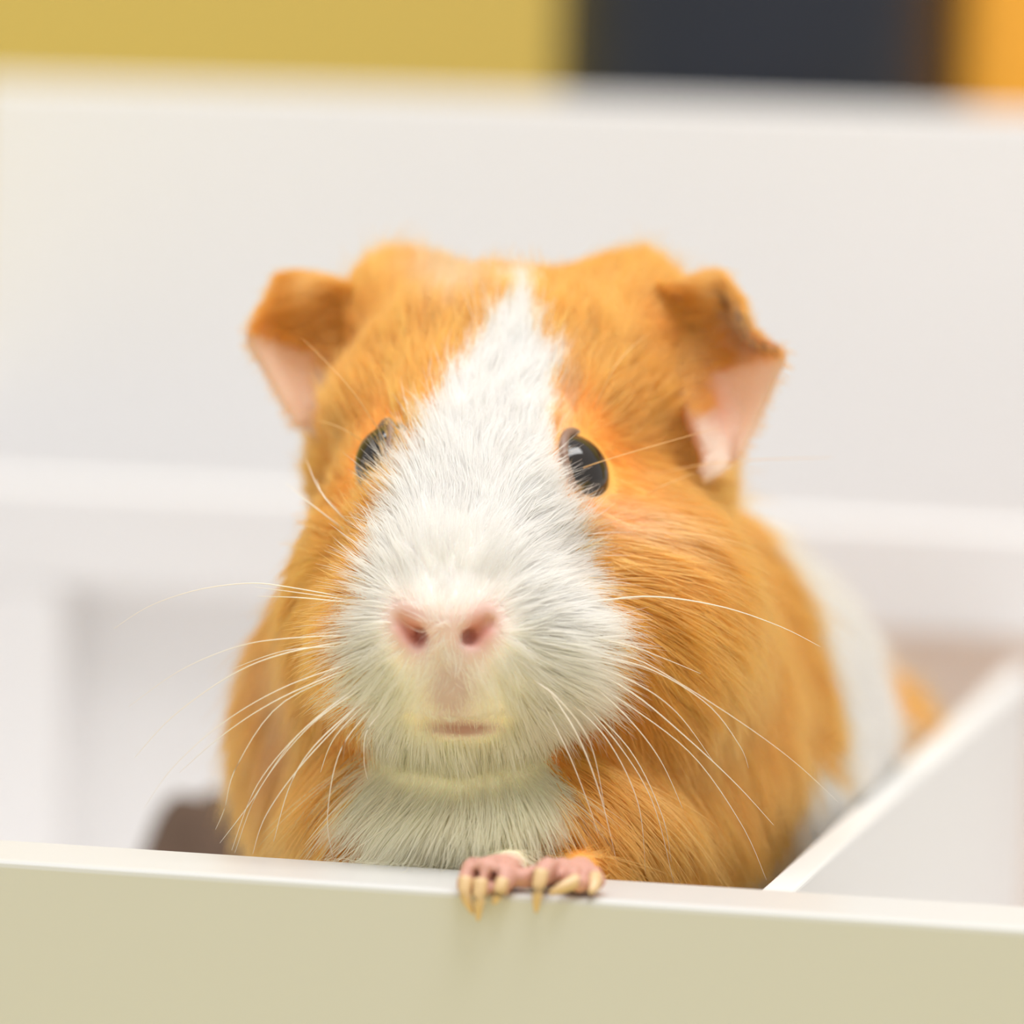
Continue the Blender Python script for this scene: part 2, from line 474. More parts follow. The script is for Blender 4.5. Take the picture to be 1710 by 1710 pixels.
EYES = []; EYE_N = []
for (px, py, r_) in ((984, 784, 6.1), (620, 764, 5.8)):
    h_ = first_hit(px, py); q = W(px, py, h_)
    j = np.clip(((q - LO) / H).round().astype(int), 3, N3 - 4)
    g_ = np.array([S[j[0] + 3, j[1], j[2]] - S[j[0] - 3, j[1], j[2]], S[j[0], j[1] + 3, j[2]] - S[j[0], j[1] - 3, j[2]], S[j[0], j[1], j[2] + 3] - S[j[0], j[1], j[2] - 3]])
    g_ /= np.linalg.norm(g_)
    g_ = g_ + CR * (.55 if px > 800 else -.75); g_ /= np.linalg.norm(g_)
    EYES.append((q - g_ * 3.8 * MM, r_)); EYE_N.append(g_); print('eye', h_, g_)
pig = empty('guinea_pig', (rc[0], rc[1], PEN_FLOOR))
tag(pig, 'orange and white guinea pig resting its front paws on a white board', 'guinea pig')

def colour_material(name, attr, rough, sss=0.0, spec=0.4):
    mt = bpy.data.materials.new(name); mt.use_nodes = True
    nt = mt.node_tree; b = nt.nodes['Principled BSDF']
    at_ = nt.nodes.new('ShaderNodeAttribute'); at_.attribute_name = attr
    nz = nt.nodes.new('ShaderNodeTexNoise'); nz.inputs['Scale'].default_value = 900
    tc = nt.nodes.new('ShaderNodeTexCoord'); nt.links.new(tc.outputs['Object'], nz.inputs['Vector'])
    bp = nt.nodes.new('ShaderNodeBump'); bp.inputs['Strength'].default_value = .25; bp.inputs['Distance'].default_value = .0003
    nt.links.new(nz.outputs['Fac'], bp.inputs['Height']); nt.links.new(bp.outputs['Normal'], b.inputs['Normal'])
    nt.links.new(at_.outputs['Color'], b.inputs['Base Color'])
    b.inputs['Roughness'].default_value = rough; b.inputs['Specular IOR Level'].default_value = spec
    if sss:
        b.inputs['Subsurface Weight'].default_value = sss; b.inputs['Subsurface Scale'].default_value = .0015
        b.inputs['Subsurface Radius'].default_value = (1, .45, .3)
    return mt
M_skin = colour_material('guinea_pig_skin', 'skin_colour', .5, .3)

def paint(me, name, C3):
    a = me.color_attributes.new(name, 'FLOAT_COLOR', 'POINT')
    a.data.foreach_set('color', np.concatenate([C3, np.ones((len(C3), 1))], 1).astype(np.float32).ravel())

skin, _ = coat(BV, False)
x, y, d = proj(BV)
pad = nose_mask(x, y, d)[:, None]
skin = skin * (1 - pad) + C_PINK * pad
red = np.clip((gauss(x, y, 690, 1056, 17, 9, .75) + gauss(x, y, 793, 1057, 17, 9, -.65)) * 1.3, 0, 1)[:, None] * (d < 10)[:, None]
skin = skin * (1 - red) + C_RED * red
phil = (np.clip(gauss(x, y, 752, 1155, 36, 48) * 1.2, 0, 1) * (d < 12))[:, None] * .95
skin = skin * (1 - phil) + C_GREY * phil
lip = (np.clip(gauss(x, y, 774, 1217, 38, 8) * 1.4, 0, 1) * (d < 14))[:, None]
skin = skin * (1 - lip) + np.array([.46, .25, .19]) * lip
mid_ = (gauss(x, y, 745, 1040, 34, 28) * .5 * (d < 8))[:, None]
skin = skin * (1 - mid_) + C_PINK * mid_
pw = (np.clip(1 - (paw_dist(BV) - 4.0) / 4.0, 0, 1) * np.clip((BOARD_Z + .008 - BV[:, 2]) / .002, 0, 1))[:, None]
skin = skin * (1 - pw) + np.array([.60, .32, .25]) * pw
body = obj('body', BV, BQ.tolist(), M_skin, pig, True)
paint(body.data, 'skin_colour', skin)

# triangles, normals for fur
TR = np.concatenate([BQ[:, [0, 1, 2]], BQ[:, [0, 2, 3]]])
p0, p1, p2 = BV[TR[:, 0]], BV[TR[:, 1]], BV[TR[:, 2]]
cr = np.cross(p1 - p0, p2 - p0); area_t = np.linalg.norm(cr, axis=1) / 2
fn = cr / np.maximum(np.linalg.norm(cr, axis=1, keepdims=True), 1e-12)
VN = np.zeros_like(BV)
for k in range(3): np.add.at(VN, TR[:, k], cr)
VN /= np.maximum(np.linalg.norm(VN, axis=1, keepdims=True), 1e-12)
bvh = BVHTree.FromPolygons([tuple(v) for v in BV], BQ.tolist())
def hit_dd(px, py):
    r = Vector(tuple(ray(px, py)))
    h = bvh.ray_cast(Vector(tuple(CAM)), r.normalized())
    if h[0] is None: return None
    return float(proj(np.array(h[0])[None])[2][0])

# ------------------------------------------------------------------ eyes
M_eye = principled('dark_eye', (0.012, 0.009, 0.008), 0.05, 0.6, coat=0.0, noise=(0.022, 0.014, 0.010), nscale=300)
M_lidskin = principled('eyelid_skin', (0.24, 0.14, 0.10), 0.45, 0.5, bump=.2, nscale=900)
def uv_sphere(c, r, seg=40, rings=24):
    vs = [c + np.array([0, 0, r])]; fs = []
    for i in range(1, rings):
        t = math.pi * i / rings
        for j in range(seg):
            p = 2 * math.pi * j / seg
            vs.append(c + r * np.array([math.sin(t) * math.cos(p), math.sin(t) * math.sin(p), math.cos(t)]))
    vs.append(c - np.array([0, 0, r])); n = len(vs)
    for j in range(seg):
        k = (j + 1) % seg
        fs.append((0, 1 + j, 1 + k)); fs.append((n - 1, n - 1 - seg + k, n - 1 - seg + j))
        for i in range(rings - 2):
            a = 1 + i * seg
            fs.append((a + j, a + seg + j, a + seg + k, a + k))
    return vs, fs
def ring(c, nrm, R, rx, mat, name, parent, stretch=1.0):
    nrm = nrm / np.linalg.norm(nrm)
    up = CU - nrm * (CU @ nrm); up /= np.linalg.norm(up); sd = np.cross(up, nrm)
    vs, fs = [], []; A, Bn = 48, 12
    for i in range(A):
        t = 2 * math.pi * i / A
        rad_ = sd * math.cos(t) * R + up * math.sin(t) * R * stretch
        ou = rad_ / np.linalg.norm(rad_)
        for j in range(Bn):
            q = 2 * math.pi * j / Bn
            vs.append(c + rad_ + ou * math.cos(q) * rx + nrm * math.sin(q) * rx)
    for i in range(A):
        for j in range(Bn):
            a, b = i * Bn, ((i + 1) % A) * Bn; k = (j + 1) % Bn
            fs.append((a + j, b + j, b + k, a + k))
    return obj(name, vs, fs, mat, parent, True)
for (c, r), nn in zip(EYES, EYE_N):
    r *= MM; nn = nn / np.linalg.norm(nn)
    eo = obj('eye', *uv_sphere(c, r), M_eye, pig, True)
    ring(c + nn * 2.9 * MM, nn, math.sqrt(r * r - (2.9 * MM) ** 2) + .25 * MM, .65 * MM, M_lidskin, 'eyelid', eo, 1.0)

# ------------------------------------------------------------------ ears: thick petals from a control net
def crom(P, t):                                # Catmull-Rom through a list of points
    n = len(P) - 1; u = min(max(t, 0), 1) * n; i = min(int(u), n - 1); f = u - i
    a = P[max(i - 1, 0)]; b = P[i]; c = P[i + 1]; e = P[min(i + 2, n)]
    return .5 * (2 * b + (c - a) * f + (2 * a - 5 * b + 4 * c - e) * f * f + (3 * b - a - 3 * c + e) * f ** 3)
M_ear = colour_material('ear_skin', 'ear_colour', .55, .35)
_nt = M_ear.node_tree                          # thin ears let light through
_tl = _nt.nodes.new('ShaderNodeBsdfTranslucent'); _mx = _nt.nodes.new('ShaderNodeMixShader'); _mx.inputs[0].default_value = .6
_at = [q for q in _nt.nodes if q.type == 'ATTRIBUTE'][0]; _out = [q for q in _nt.nodes if q.type == 'OUTPUT_MATERIAL'][0]
_nt.links.new(_at.outputs['Color'], _tl.inputs['Color'])
_nt.links.new(_nt.nodes['Principled BSDF'].outputs[0], _mx.inputs[1]); _nt.links.new(_tl.outputs[0], _mx.inputs[2])
_nt.links.new(_mx.outputs[0], _out.inputs['Surface'])
EAR_R = [[(1085, 480, 58), (1145, 468, 55), (1195, 456, 53), (1236, 498, 51)],
         [(1100, 560, 55), (1165, 535, 58), (1218, 520, 52), (1252, 556, 46)],
         [(1125, 640, 52), (1190, 615, 58), (1250, 595, 50), (1307, 588, 41)],
         [(1150, 705, 48), (1200, 680, 55), (1250, 655, 50), (1290, 640, 43)],
         [(1170, 755, 45), (1208, 735, 50), (1240, 712, 48), (1263, 702, 44)],
         [(1175, 800, 42), (1205, 785, 44), (1220, 775, 44), (1232, 765, 43)]]
EAR_L = [[(625, 490, 62), (560, 468, 60), (510, 460, 58), (470, 460, 56)],
         [(610, 550, 60), (530, 530, 60), (480, 510, 54), (441, 514, 51)],
         [(590, 610, 58), (515, 585, 60), (460, 570, 52), (416, 562, 45)],
         [(575, 670, 56), (520, 645, 60), (480, 630, 54), (447, 626, 48)],
         [(565, 740, 53), (528, 730, 56), (512, 718, 53), (497, 710, 50)]]
ear_objs = []
def make_ear(net, right):
    NU, NV = 28, 40
    rows = [[W(q[0], q[1], q[2] - (6 if right else 4) - (4.5 if k == 1 else 3 if k == 0 else 0)) for k, q in enumerate(r)] for r in net]
    G = np.zeros((NV, NU, 3))
    for j in range(NU):
        colp = [crom(r, j / (NU - 1)) for r in rows]
        for i in range(NV):
            G[i, j] = crom(colp, i / (NV - 1))
    du = np.gradient(G, axis=1); dv = np.gradient(G, axis=0)
    n = np.cross(du, dv); n /= np.linalg.norm(n, axis=2, keepdims=True)
    if (n.reshape(-1, 3).mean(0) @ CF) > 0: n = -n       # towards the viewer = inner face
    jj = np.linspace(0, 1, NU)[None, :, None]; ii = np.linspace(0, 1, NV)[:, None, None]
    th = (0.75 - .35 * jj) * MM * np.minimum(1, .35 + 6 * np.minimum(ii, 1 - ii))
    A, Bk = G + n * th, G - n * th
    vs = np.concatenate([A.reshape(-1, 3), Bk.reshape(-1, 3)])
    o = NU * NV; fs = []
    for i in range(NV - 1):
        for j in range(NU - 1):
            a = i * NU + j
            fs.append((a, a + 1, a + NU + 1, a + NU)); fs.append((o + a, o + a + NU, o + a + NU + 1, o + a + 1))
    per = [j for j in range(NU)] + [i * NU + NU - 1 for i in range(1, NV)] + [(NV - 1) * NU + j for j in range(NU - 2, -1, -1)] + [i * NU for i in range(NV - 2, 0, -1)]
    for k in range(len(per)):
        a, b = per[k], per[(k + 1) % len(per)]
        fs.append((a, o + a, o + b, b))
    eo = obj('ear', vs, fs, M_ear, pig, True)
    I = np.broadcast_to(ii, (NV, NU, 1)).reshape(-1); J = np.broadcast_to(jj, (NV, NU, 1)).reshape(-1)
    pinkc = np.array([.97, .74, .62]); redc = np.array([.93, .44, .27]); orc = np.array([.70, .34, .09]); pal = np.array([.97, .83, .74])
    lim = .38 if right else .46
    top = np.clip((lim - I) / .10, 0, 1)[:, None]
    basew = np.clip(1 - J / (.30 if right else .45), 0, 1)[:, None]
    inner = pinkc * (1 - J[:, None]) + pal * J[:, None]
    if right:
        rd = (np.exp(-((I - .62) / .16) ** 2 - ((J - .22) / .2) ** 2))[:, None]
        inner = inner * (1 - rd * .8) + redc * rd * .8
        cin = inner * (1 - top * .4) + orc * top * .4
    else:
        cin = inner * (1 - top) + orc * top
    cin = cin * (1 - basew * .5) + orc * basew * .5
    bk = np.clip((I - lim) / .1, 0, 1)[:, None]
    cback = orc * 1.1 * (1 - bk) + np.array([.95, .76, .62]) * bk
    paint(eo.data, 'ear_colour', np.concatenate([cin, cback]))
    ear_objs.append((G, n, I, J, th, right))
    return eo
make_ear(EAR_R, True); make_ear(EAR_L, False)

# ------------------------------------------------------------------ claws
M_claw = principled('horn_claw', lin(224, 194, 150), .35, .5, noise=lin(212, 176, 126), nscale=500, bump=.1)
def tube(name, P, Rr, mat, parent, seg=10):
    P = [np.array(p) for p in P]; vs, fs = [], []
    for i, p in enumerate(P):
        t = P[min(i + 1, len(P) - 1)] - P[max(i - 1, 0)]; t /= np.linalg.norm(t)
        a = np.cross(t, [0, 0, 1.0]) if abs(t[2]) < .9 else np.cross(t, E1); a /= np.linalg.norm(a); b = np.cross(t, a)
        for k in range(seg):
            q = 2 * math.pi * k / seg
            vs.append(p + (a * math.cos(q) + b * math.sin(q)) * Rr[i])
    n = len(P)
    for i in range(n - 1):
        for k in range(seg):
            l = (k + 1) % seg
            fs.append((i * seg + k, i * seg + l, (i + 1) * seg + l, (i + 1) * seg + k))
    fs.append(tuple(reversed(range(seg)))); fs.append(tuple((n - 1) * seg + k for k in range(seg)))
    return obj(name, vs, fs, mat, parent, True)
CLAWS = [[(779, -1.0, 1.6), (784, -2.4, -0.4), (797, -2.2, -2.6)],
         [(805, -1.4, 1.6), (808, -2.8, -0.8), (806, -2.4, -3.4)],
         [(840, -0.8, 1.6), (838, -2.0, 0.3), (830, -2.0, -1.2)],
         [(904, -0.6, 3.2), (903, -2.2, 0.6), (900, -1.6, -2.0)],
         [(960, 0.8, 2.1), (940, -1.0, 1.3), (920, -1.6, 0.6)],
         [(984, 3.2, 2.3), (988, 1.0, 1.4), (985, -.4, .8)]]
for cj in CLAWS:
    pts = [BT(*q) for q in cj]
    PP = [crom(pts, t) for t in np.linspace(0, 1, 9)]
    tube('claw', PP, [(1.0 * (1 - .8 * t ** 1.6)) * MM for t in np.linspace(0, 1, 9)], M_claw, pig)

# ------------------------------------------------------------------ fur
def hair_material(name, rough=.45):
    mt = bpy.data.materials.new(name); mt.use_nodes = True
    nt = mt.node_tree; nt.nodes.clear()
    out = nt.nodes.new('ShaderNodeOutputMaterial')
    at_ = nt.nodes.new('ShaderNodeAttribute'); at_.attribute_name = 'coat_colour'
    df = nt.nodes.new('ShaderNodeBsdfDiffuse'); tr_ = nt.nodes.new('ShaderNodeBsdfTranslucent')
    gl = nt.nodes.new('ShaderNodeBsdfGlossy'); gl.inputs['Roughness'].default_value = rough
    m1 = nt.nodes.new('ShaderNodeMixShader'); m1.inputs[0].default_value = .42
    m2 = nt.nodes.new('ShaderNodeMixShader'); m2.inputs[0].default_value = .02
    nt.links.new(at_.outputs['Color'], df.inputs['Color']); nt.links.new(at_.outputs['Color'], tr_.inputs['Color'])
    nt.links.new(df.outputs[0], m1.inputs[1]); nt.links.new(tr_.outputs[0], m1.inputs[2])
    nt.links.new(m1.outputs[0], m2.inputs[1]); nt.links.new(gl.outputs[0], m2.inputs[2])
    hb = nt.nodes.new('ShaderNodeBsdfHairPrincipled'); hb.parametrization = 'COLOR'
    hb.inputs['Roughness'].default_value = .5; hb.inputs['Radial Roughness'].default_value = .7
    ga = nt.nodes.new('ShaderNodeGamma'); ga.inputs['Gamma'].default_value = 1.2
    nt.links.new(at_.outputs['Color'], ga.inputs['Color']); nt.links.new(ga.outputs[0], hb.inputs['Color'])
    m3 = nt.nodes.new('ShaderNodeMixShader'); m3.inputs[0].default_value = .65
    nt.links.new(m2.outputs[0], m3.inputs[1]); nt.links.new(hb.outputs[0], m3.inputs[2])
    nt.links.new(m3.outputs[0], out.inputs['Surface'])
    return mt
M_fur = hair_material('coat_hair')

ANCH = [  # photo pixel, image direction (right, up), away from the viewer, lift, length mm
    (745, 985, (0.0, 1.0), .3, .30, 3.0), (745, 930, (0.0, 1.0), .3, .34, 5.0), (690, 960, (-.45, .85), .3, .36, 4.5), (815, 960, (.4, .9), .3, .36, 4.5),
    (640, 1000, (-.9, .25), .3, .46, 6.0), (860, 1000, (.95, .2), .3, .46, 6.0), (610, 1060, (-1, -.05), .3, .50, 7.0), (930, 1050, (1, -.02), .3, .50, 8.0),
    (620, 1120, (-.9, -.4), .3, .48, 7.5), (940, 1120, (.9, -.35), .3, .48, 8.5), (660, 1170, (-.6, -.8), .3, .32, 6.0), (890, 1170, (.6, -.8), .3, .36, 7.5),
    (750, 1130, (0, -1), .1, .2, 1.7), (720, 1192, (-.1, -1), .0, .12, 1.1), (765, 1195, (0, -1), .0, .12, 1.0), (815, 1192, (.1, -1), .0, .12, 1.1), (700, 1130, (-.5, -.8), .1, .28, 3.5), (805, 1130, (.5, -.8), .1, .28, 3.5),
    (765, 1240, (0, -1), .2, .26, 7.0), (680, 1240, (-.3, -1), .2, .22, 6.0), (860, 1240, (.25, -1), .2, .22, 6.5), (765, 1285, (0, -1), .2, .26, 9.0), (700, 1290, (-.15, -1), .2, .26, 9.5), (840, 1290, (.15, -1), .2, .26, 9.5),
    (620, 940, (-.85, .45), .3, .48, 7.0), (900, 920, (.8, .5), .3, .42, 7.0), (660, 850, (-.75, .6), .3, .45, 7.0), (905, 830, (.75, .6), .3, .36, 6.5),
    (760, 820, (-.15, 1), .3, .30, 6.5), (700, 730, (-.45, .85), .4, .34, 7.0), (820, 700, (.05, 1), .4, .25, 7.0), (910, 690, (.3, .9), .4, .25, 6.5),
    (860, 540, (.05, 1), .6, .22, 8.0), (640, 560, (-.25, 1), .5, .25, 9.0), (640, 470, (-.15, 1), .4, .38, 10.0), (1000, 560, (.3, 1), .5, .25, 9.0), (1080, 460, (.2, 1), .4, .38, 10.0),
    (600, 690, (-.5, .8), .4, .22, 8.0), (1060, 660, (.75, .6), .4, .22, 8.5), (1100, 740, (.95, .2), .3, .25, 9.0), (1130, 600, (.8, .5), .4, .16, 6.5), (1150, 520, (.6, .8), .4, .16, 6.0), (570, 540, (-.5, .8), .4, .16, 6.5),
    (1040, 800, (1, -.02), .3, .2, 7.0), (1020, 880, (.95, -.25), .3, .22, 8.0), (1120, 900, (.85, -.5), .3, .24, 10.0), (1230, 930, (.75, -.6), .4, .28, 12.0),
    (1100, 1050, (.7, -.65), .3, .24, 10.5), (1250, 1100, (.45, -.85), .4, .26, 12.5), (1130, 1200, (.35, -.9), .3, .25, 12.0), (1280, 1230, (.3, -.95), .4, .3, 13.0),
    (1020, 1250, (.3, -.95), .2, .26, 12.0), (1100, 1360, (.12, -1), .2, .28, 13.0), (960, 1340, (.12, -1), .2, .26, 13.0), (1220, 1350, (.3, -.95), .3, .3, 13.0),
    (800, 1330, (.05, -1), .1, .22, 10.0), (860, 1385, (.05, -1), .1, .18, 8.0), (950, 1385, (.1, -1), .1, .18, 7.0), (780, 1390, (-.05, -1), .1, .18, 7.0), (860, 1410, (.0, -1), .05, .18, 5.0), (700, 1340, (-.25, -1), .2, .28, 13.0), (620, 1300, (-.35, -.95), .2, .26, 12.0), (540, 1350, (-.2, -1), .2, .25, 11.0),
    (560, 900, (-.7, .2), .4, .22, 7.0), (540, 820, (-.8, .1), .4, .22, 7.0), (520, 980, (-.6, -.7), .4, .22, 9.0), (470, 1100, (-.3, -.95), .4, .24, 11.0), (440, 1250, (-.15, -1), .4, .24, 11.0),
]
def build_anchors():
    P, D, L, LN = [], [], [], []
    for (px, py, (dx, dy), bk, lift, ln) in ANCH:
        h = hit_dd(px, py)
        if h is None: h = 45
        P.append(W(px, py, h)); D.append(CR * dx + CU * dy + CF * bk); L.append(lift); LN.append(ln)
    for (px, py, dd, dv, lift, ln) in [(1400, 1050, 110, (.5, -.55, .7), .25, 12), (1200, 900, 100, (.3, .1, 1), .25, 12), (1450, 1250, 150, (.3, -.7, .7), .25, 13),
                                       (1500, 1250, 200, (.2, -.6, .8), .25, 13), (1100, 800, 120, (0, .1, 1), .25, 12), (900, 900, 130, (-.3, 0, 1), .25, 12),
                                       (700, 1200, 130, (-.5, -.4, .7), .25, 12), (900, 500, 80, (0, .2, 1), .25, 10), (1250, 1100, 240, (0, -.4, 1), .25, 12), (800, 1450, 150, (-.3, -.8, .5), .25, 12)]:
        P.append(W(px, py, dd)); D.append(CR * dv[0] + CU * dv[1] + CF * dv[2]); L.append(lift); LN.append(ln)
    return np.array(P), np.array(D), np.array(L), np.array(LN)

def make_curves(name, PTS, R0, COLR, mat, parent, taper=None):
    n, k, _ = PTS.shape
    hc = bpy.data.hair_curves.new(name)
    hc.add_curves([k] * n)
    hc.attributes['position'].data.foreach_set('vector', PTS.astype(np.float32).ravel())
    t = np.linspace(0, 1, k)
    tp = (1 - t ** 1.6 * .88) if taper is None else taper
    ra = hc.attributes.get('radius') or hc.attributes.new('radius', 'FLOAT', 'POINT')
    ra.data.foreach_set('value', (R0[:, None] * tp[None]).astype(np.float32).ravel())
    ca = hc.attributes.new('coat_colour', 'FLOAT_VECTOR', 'CURVE')
    ca.data.foreach_set('vector', COLR.astype(np.float32).ravel())
    hc.materials.append(mat)
    o = bpy.data.objects.new(name, hc); col.objects.link(o)
    o.parent = parent; o.matrix_parent_inverse = parent.matrix_world.inverted()
    return o

def grow():
    AP, AD, AL, ALN = build_anchors()
    ctr = (p0 + p1 + p2) / 3
    x, y, d = proj(ctr)
    view = ctr - CAM; view /= np.linalg.norm(view, axis=1, keepdims=True)
    face = -(fn * view).sum(1)
    dens = np.where(d < 78, np.where(face > -.25, 10.5, 3.0), np.where(face > -.3, 4.5, 1.5))
    near_muz = np.exp(-(((x - 770) / 260) ** 2 + ((y - 1050) / 260) ** 2)) * (d < 40)
    dens = dens * (1 + .7 * near_muz)
    low = (ctr[:, 2] < BOARD_Z - .012)
    dens = np.where(low, np.minimum(dens, 1.2), dens)
    wgt = area_t / MM ** 2 * dens
    n = int(wgt.sum()); print('hairs', n)
    tri = rng.choice(len(TR), n, p=wgt / wgt.sum())
    u, v = rng.random(n), rng.random(n); f = u + v > 1; u[f], v[f] = 1 - u[f], 1 - v[f]
    P = p0[tri] + (p1 - p0)[tri] * u[:, None] + (p2 - p0)[tri] * v[:, None]
    Nn = VN[TR[tri, 0]] * (1 - u - v)[:, None] + VN[TR[tri, 1]] * u[:, None] + VN[TR[tri, 2]] * v[:, None]
    Nn /= np.linalg.norm(Nn, axis=1, keepdims=True)
    # bald places: nostrils, lips, toes, eyes
    x, y, d = proj(P)
    ok = rng.random(n) > nose_mask(x, y, d) * 1.25
    ok &= ~((((x - 770) / 58) ** 2 + ((y - 1217) / 8) ** 2 < 1) & (d < 16))
    ok &= rng.random(n) > np.clip(gauss(x, y, 752, 1155, 36, 46) * .93, 0, 1) * (d < 14)
    ok &= rng.random(n) > gauss(x, y, 745, 1045, 36, 26) * .5 * (d < 8)
    pdist = paw_dist(P); ok &= pdist > rng.uniform(2.6, 4.6, n)
    ok &= ~((P[:, 2] < BOARD_Z + .0062) & (pdist < 14) & (rng.random(n) < .93))
    for (c, r) in EYES:
        ok &= np.linalg.norm(P - c, axis=1) > (r + .6) * MM
    P, Nn, x, y, d, pdist = P[ok], Nn[ok], x[ok], y[ok], d[ok], pdist[ok]; n = len(P)
    # direction, lift, length from the anchors
    Dr = np.zeros((n, 3)); Lf = np.zeros(n); Ln = np.zeros(n)
    for s in range(0, n, 20000):
        q = ((P[s:s + 20000, None] - AP[None]) ** 2).sum(2)
        w = 1 / (q + (2.5 * MM) ** 2) ** 2; w /= w.sum(1, keepdims=True)
        Dr[s:s + 20000] = w @ AD; Lf[s:s + 20000] = w @ AL; Ln[s:s + 20000] = w @ ALN
    ecl = np.full(n, 1e9)
    for (c, r) in EYES: ecl = np.minimum(ecl, np.linalg.norm(P - c, axis=1) / MM - r)
    ef = np.clip(ecl / 6.0, .42, 1); ef = np.where((x > 655) & (x < 900), 1.0, np.where((x >= 900) & (x < 945), np.maximum(ef, .5), ef)); Ln *= ef
    pf = np.clip((pdist - 1) / 7, .3, 1); Ln *= pf
    T = Dr - Nn * (Dr * Nn).sum(1, keepdims=True); T /= np.maximum(np.linalg.norm(T, axis=1, keepdims=True), 1e-9)
    B = np.cross(Nn, T)
    wob = smooth_noise(P, 700, 21) * .16 + smooth_noise(P, 1600, 22) * .10
    def shape(idx_jit, lenj):
        a = wob + idx_jit[:, 0]
        Tt = T * np.cos(a)[:, None] + B * np.sin(a)[:, None]
        l = np.clip(Lf + idx_jit[:, 1], .04, 1.1)[:, None]
        d0 = Tt * np.cos(l * 1.25) + Nn * np.sin(l * 1.25)
        d1 = Tt * np.cos(l * .45) + Nn * np.sin(l * .45) - np.array([0, 0, .16]) * (Ln / 12)[:, None]
        LL = (Ln * lenj * MM)[:, None, None]
        t = np.linspace(0, 1, KP)[None, :, None]
        return P[:, None] + LL * (d0[:, None] * (t - t * t * .5) + d1[:, None] * (t * t * .5))
    KP = 6
    jit = np.stack([rng.normal(size=n) * .13, rng.normal(size=n) * .07], 1)
    lj = rng.uniform(.65, 1.12, n)
    muz = np.exp(-(((x - 780) / 240) ** 2 + ((y - 1060) / 200) ** 2)) * (d < 40)
    gh = rng.random(n) < .04 + .14 * muz
    lj = np.where(gh & (Ln > 4), rng.uniform(1.2, 1.65, n), lj)
    base = shape(jit, lj)
    # tufts: hairs lean towards the tip of their tuft's leader
    nc = n // 22
    lead = rng.choice(n, nc, replace=False)
    kd = KDTree(nc)
    for i, q in enumerate(P[lead]): kd.insert(q, i)
    kd.balance()
    near = np.array([kd.find(q)[1] for q in P])
    cl = lead[near]
    t = np.linspace(0, 1, KP)
    strength = (rng.uniform(.35, .85, nc)[near])[:, None, None] * (t ** 1.3)[None, :, None]
    rel = base[cl] - P[cl][:, None]
    tgt = P[cl][:, None] + rel * np.minimum(lj / np.maximum(lj[cl], .2), 1.2)[:, None, None]
    strength = np.where(gh[:, None, None], strength * .25, strength)
    pts = base + strength * (tgt - base)
    # the coat lies against the boards instead of passing through them
    def push(Q, o, ax, ay, len_y, side):
        r = Q - o; u = r @ ax; v = r @ ay
        m_ = (Q[..., 2] < BOARD_Z + .0004) & (v > -.002) & (v < len_y) & (u > -.0004) & side[:, None]
        Q -= np.where(m_, u + .0004, 0)[..., None] * ax
    push(pts, dd0, DE1, DE2, DLEN, ((P - dd0) @ DE1) < .001)
    bb = (pts - B0) @ E2
    m_ = (bb > -.0002) & (bb < FT + .0004) & (pts[..., 2] < BOARD_Z + .0003)
    above = P[:, 2] > BOARD_Z
    pts[..., 2] = np.where(m_ & above[:, None], BOARD_Z + .0003, pts[..., 2])
    pts += np.where(m_ & ~above[:, None], FT + .0004 - bb, 0)[..., None] * E2
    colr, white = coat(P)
    tone = rng.normal(size=nc)[near]
    colr = np.clip(colr * (1 + np.where(white, .03, .10) * tone + np.where(white, .03, .08) * rng.normal(size=n))[:, None], 0.02, .97)
    big = d > 78
    R0 = np.where(big, .085, .055) * MM * rng.uniform(.8, 1.2, n) * np.clip(Ln / 7, .6, 1.1)
    fur = make_curves('fur', pts, R0, colr, M_fur, pig)
    tag(fur, kind='stuff')
    # ear hair
    eP, eD, eC, eL = [], [], [], []
    for (G, nn, I, J, th, right) in ear_objs:
        g = G.reshape(-1, 3); nf = nn.reshape(-1, 3); tt = np.broadcast_to(th, G.shape[:2] + (1,)).reshape(-1)
        du = np.gradient(G, axis=1).reshape(-1, 3); du /= np.linalg.norm(du, axis=1, keepdims=True)
        dv = np.gradient(G, axis=0).reshape(-1, 3); dv /= np.linalg.norm(dv, axis=1, keepdims=True)
        for side in (1, -1):
            m = 5500
            lim = .42 if right else .48
            pr = np.where(I < lim, (.45 if right else 1.0), np.where(J < .25, .5, .06)) if side == 1 else np.where((J > .8) | (I > lim), .07, 1.0)
            k = rng.choice(len(g), m, p=pr / pr.sum())
            q = g[k] + nf[k] * (tt[k] * side)[:, None] + rng.normal(size=(m, 3)) * .35 * MM
            dd_ = du[k] * .9 + nf[k] * side * rng.uniform(.1, .35, (m, 1)) + dv[k] * rng.normal(size=(m, 1)) * .2 + dv[k] * .1
            dd_ /= np.linalg.norm(dd_, axis=1, keepdims=True)
            inner = (side == 1) & (I[k] > lim)
            c = np.where((inner & ((J[k] > .3) | (I[k] > .6)))[:, None], np.array([.92, .74, .60]), C_ORANGE * .92)
            if right and side == 1:
                dk = (np.abs(I[k] - .22) < .14) & (J[k] > .62) & (rng.random(m) < .55)
                c = np.where(dk[:, None], np.array([.16, .10, .07]), c)
                lt = (np.abs(I[k] - .30) < .12) & (J[k] > .45) & (J[k] < .8) & (rng.random(m) < .5)
                c = np.where(lt[:, None], np.array([.85, .70, .58]), c)
            eP.append(q); eD.append(dd_); eC.append(c)
            eL.append(np.where(inner, 2.5, 4.5) * (1 - .45 * J[k]) * rng.uniform(.6, 1.1, m))
    eP = np.concatenate(eP); eD = np.concatenate(eD); eC = np.concatenate(eC); eL = np.concatenate(eL) * MM
    t = np.linspace(0, 1, 5)[None, :, None]
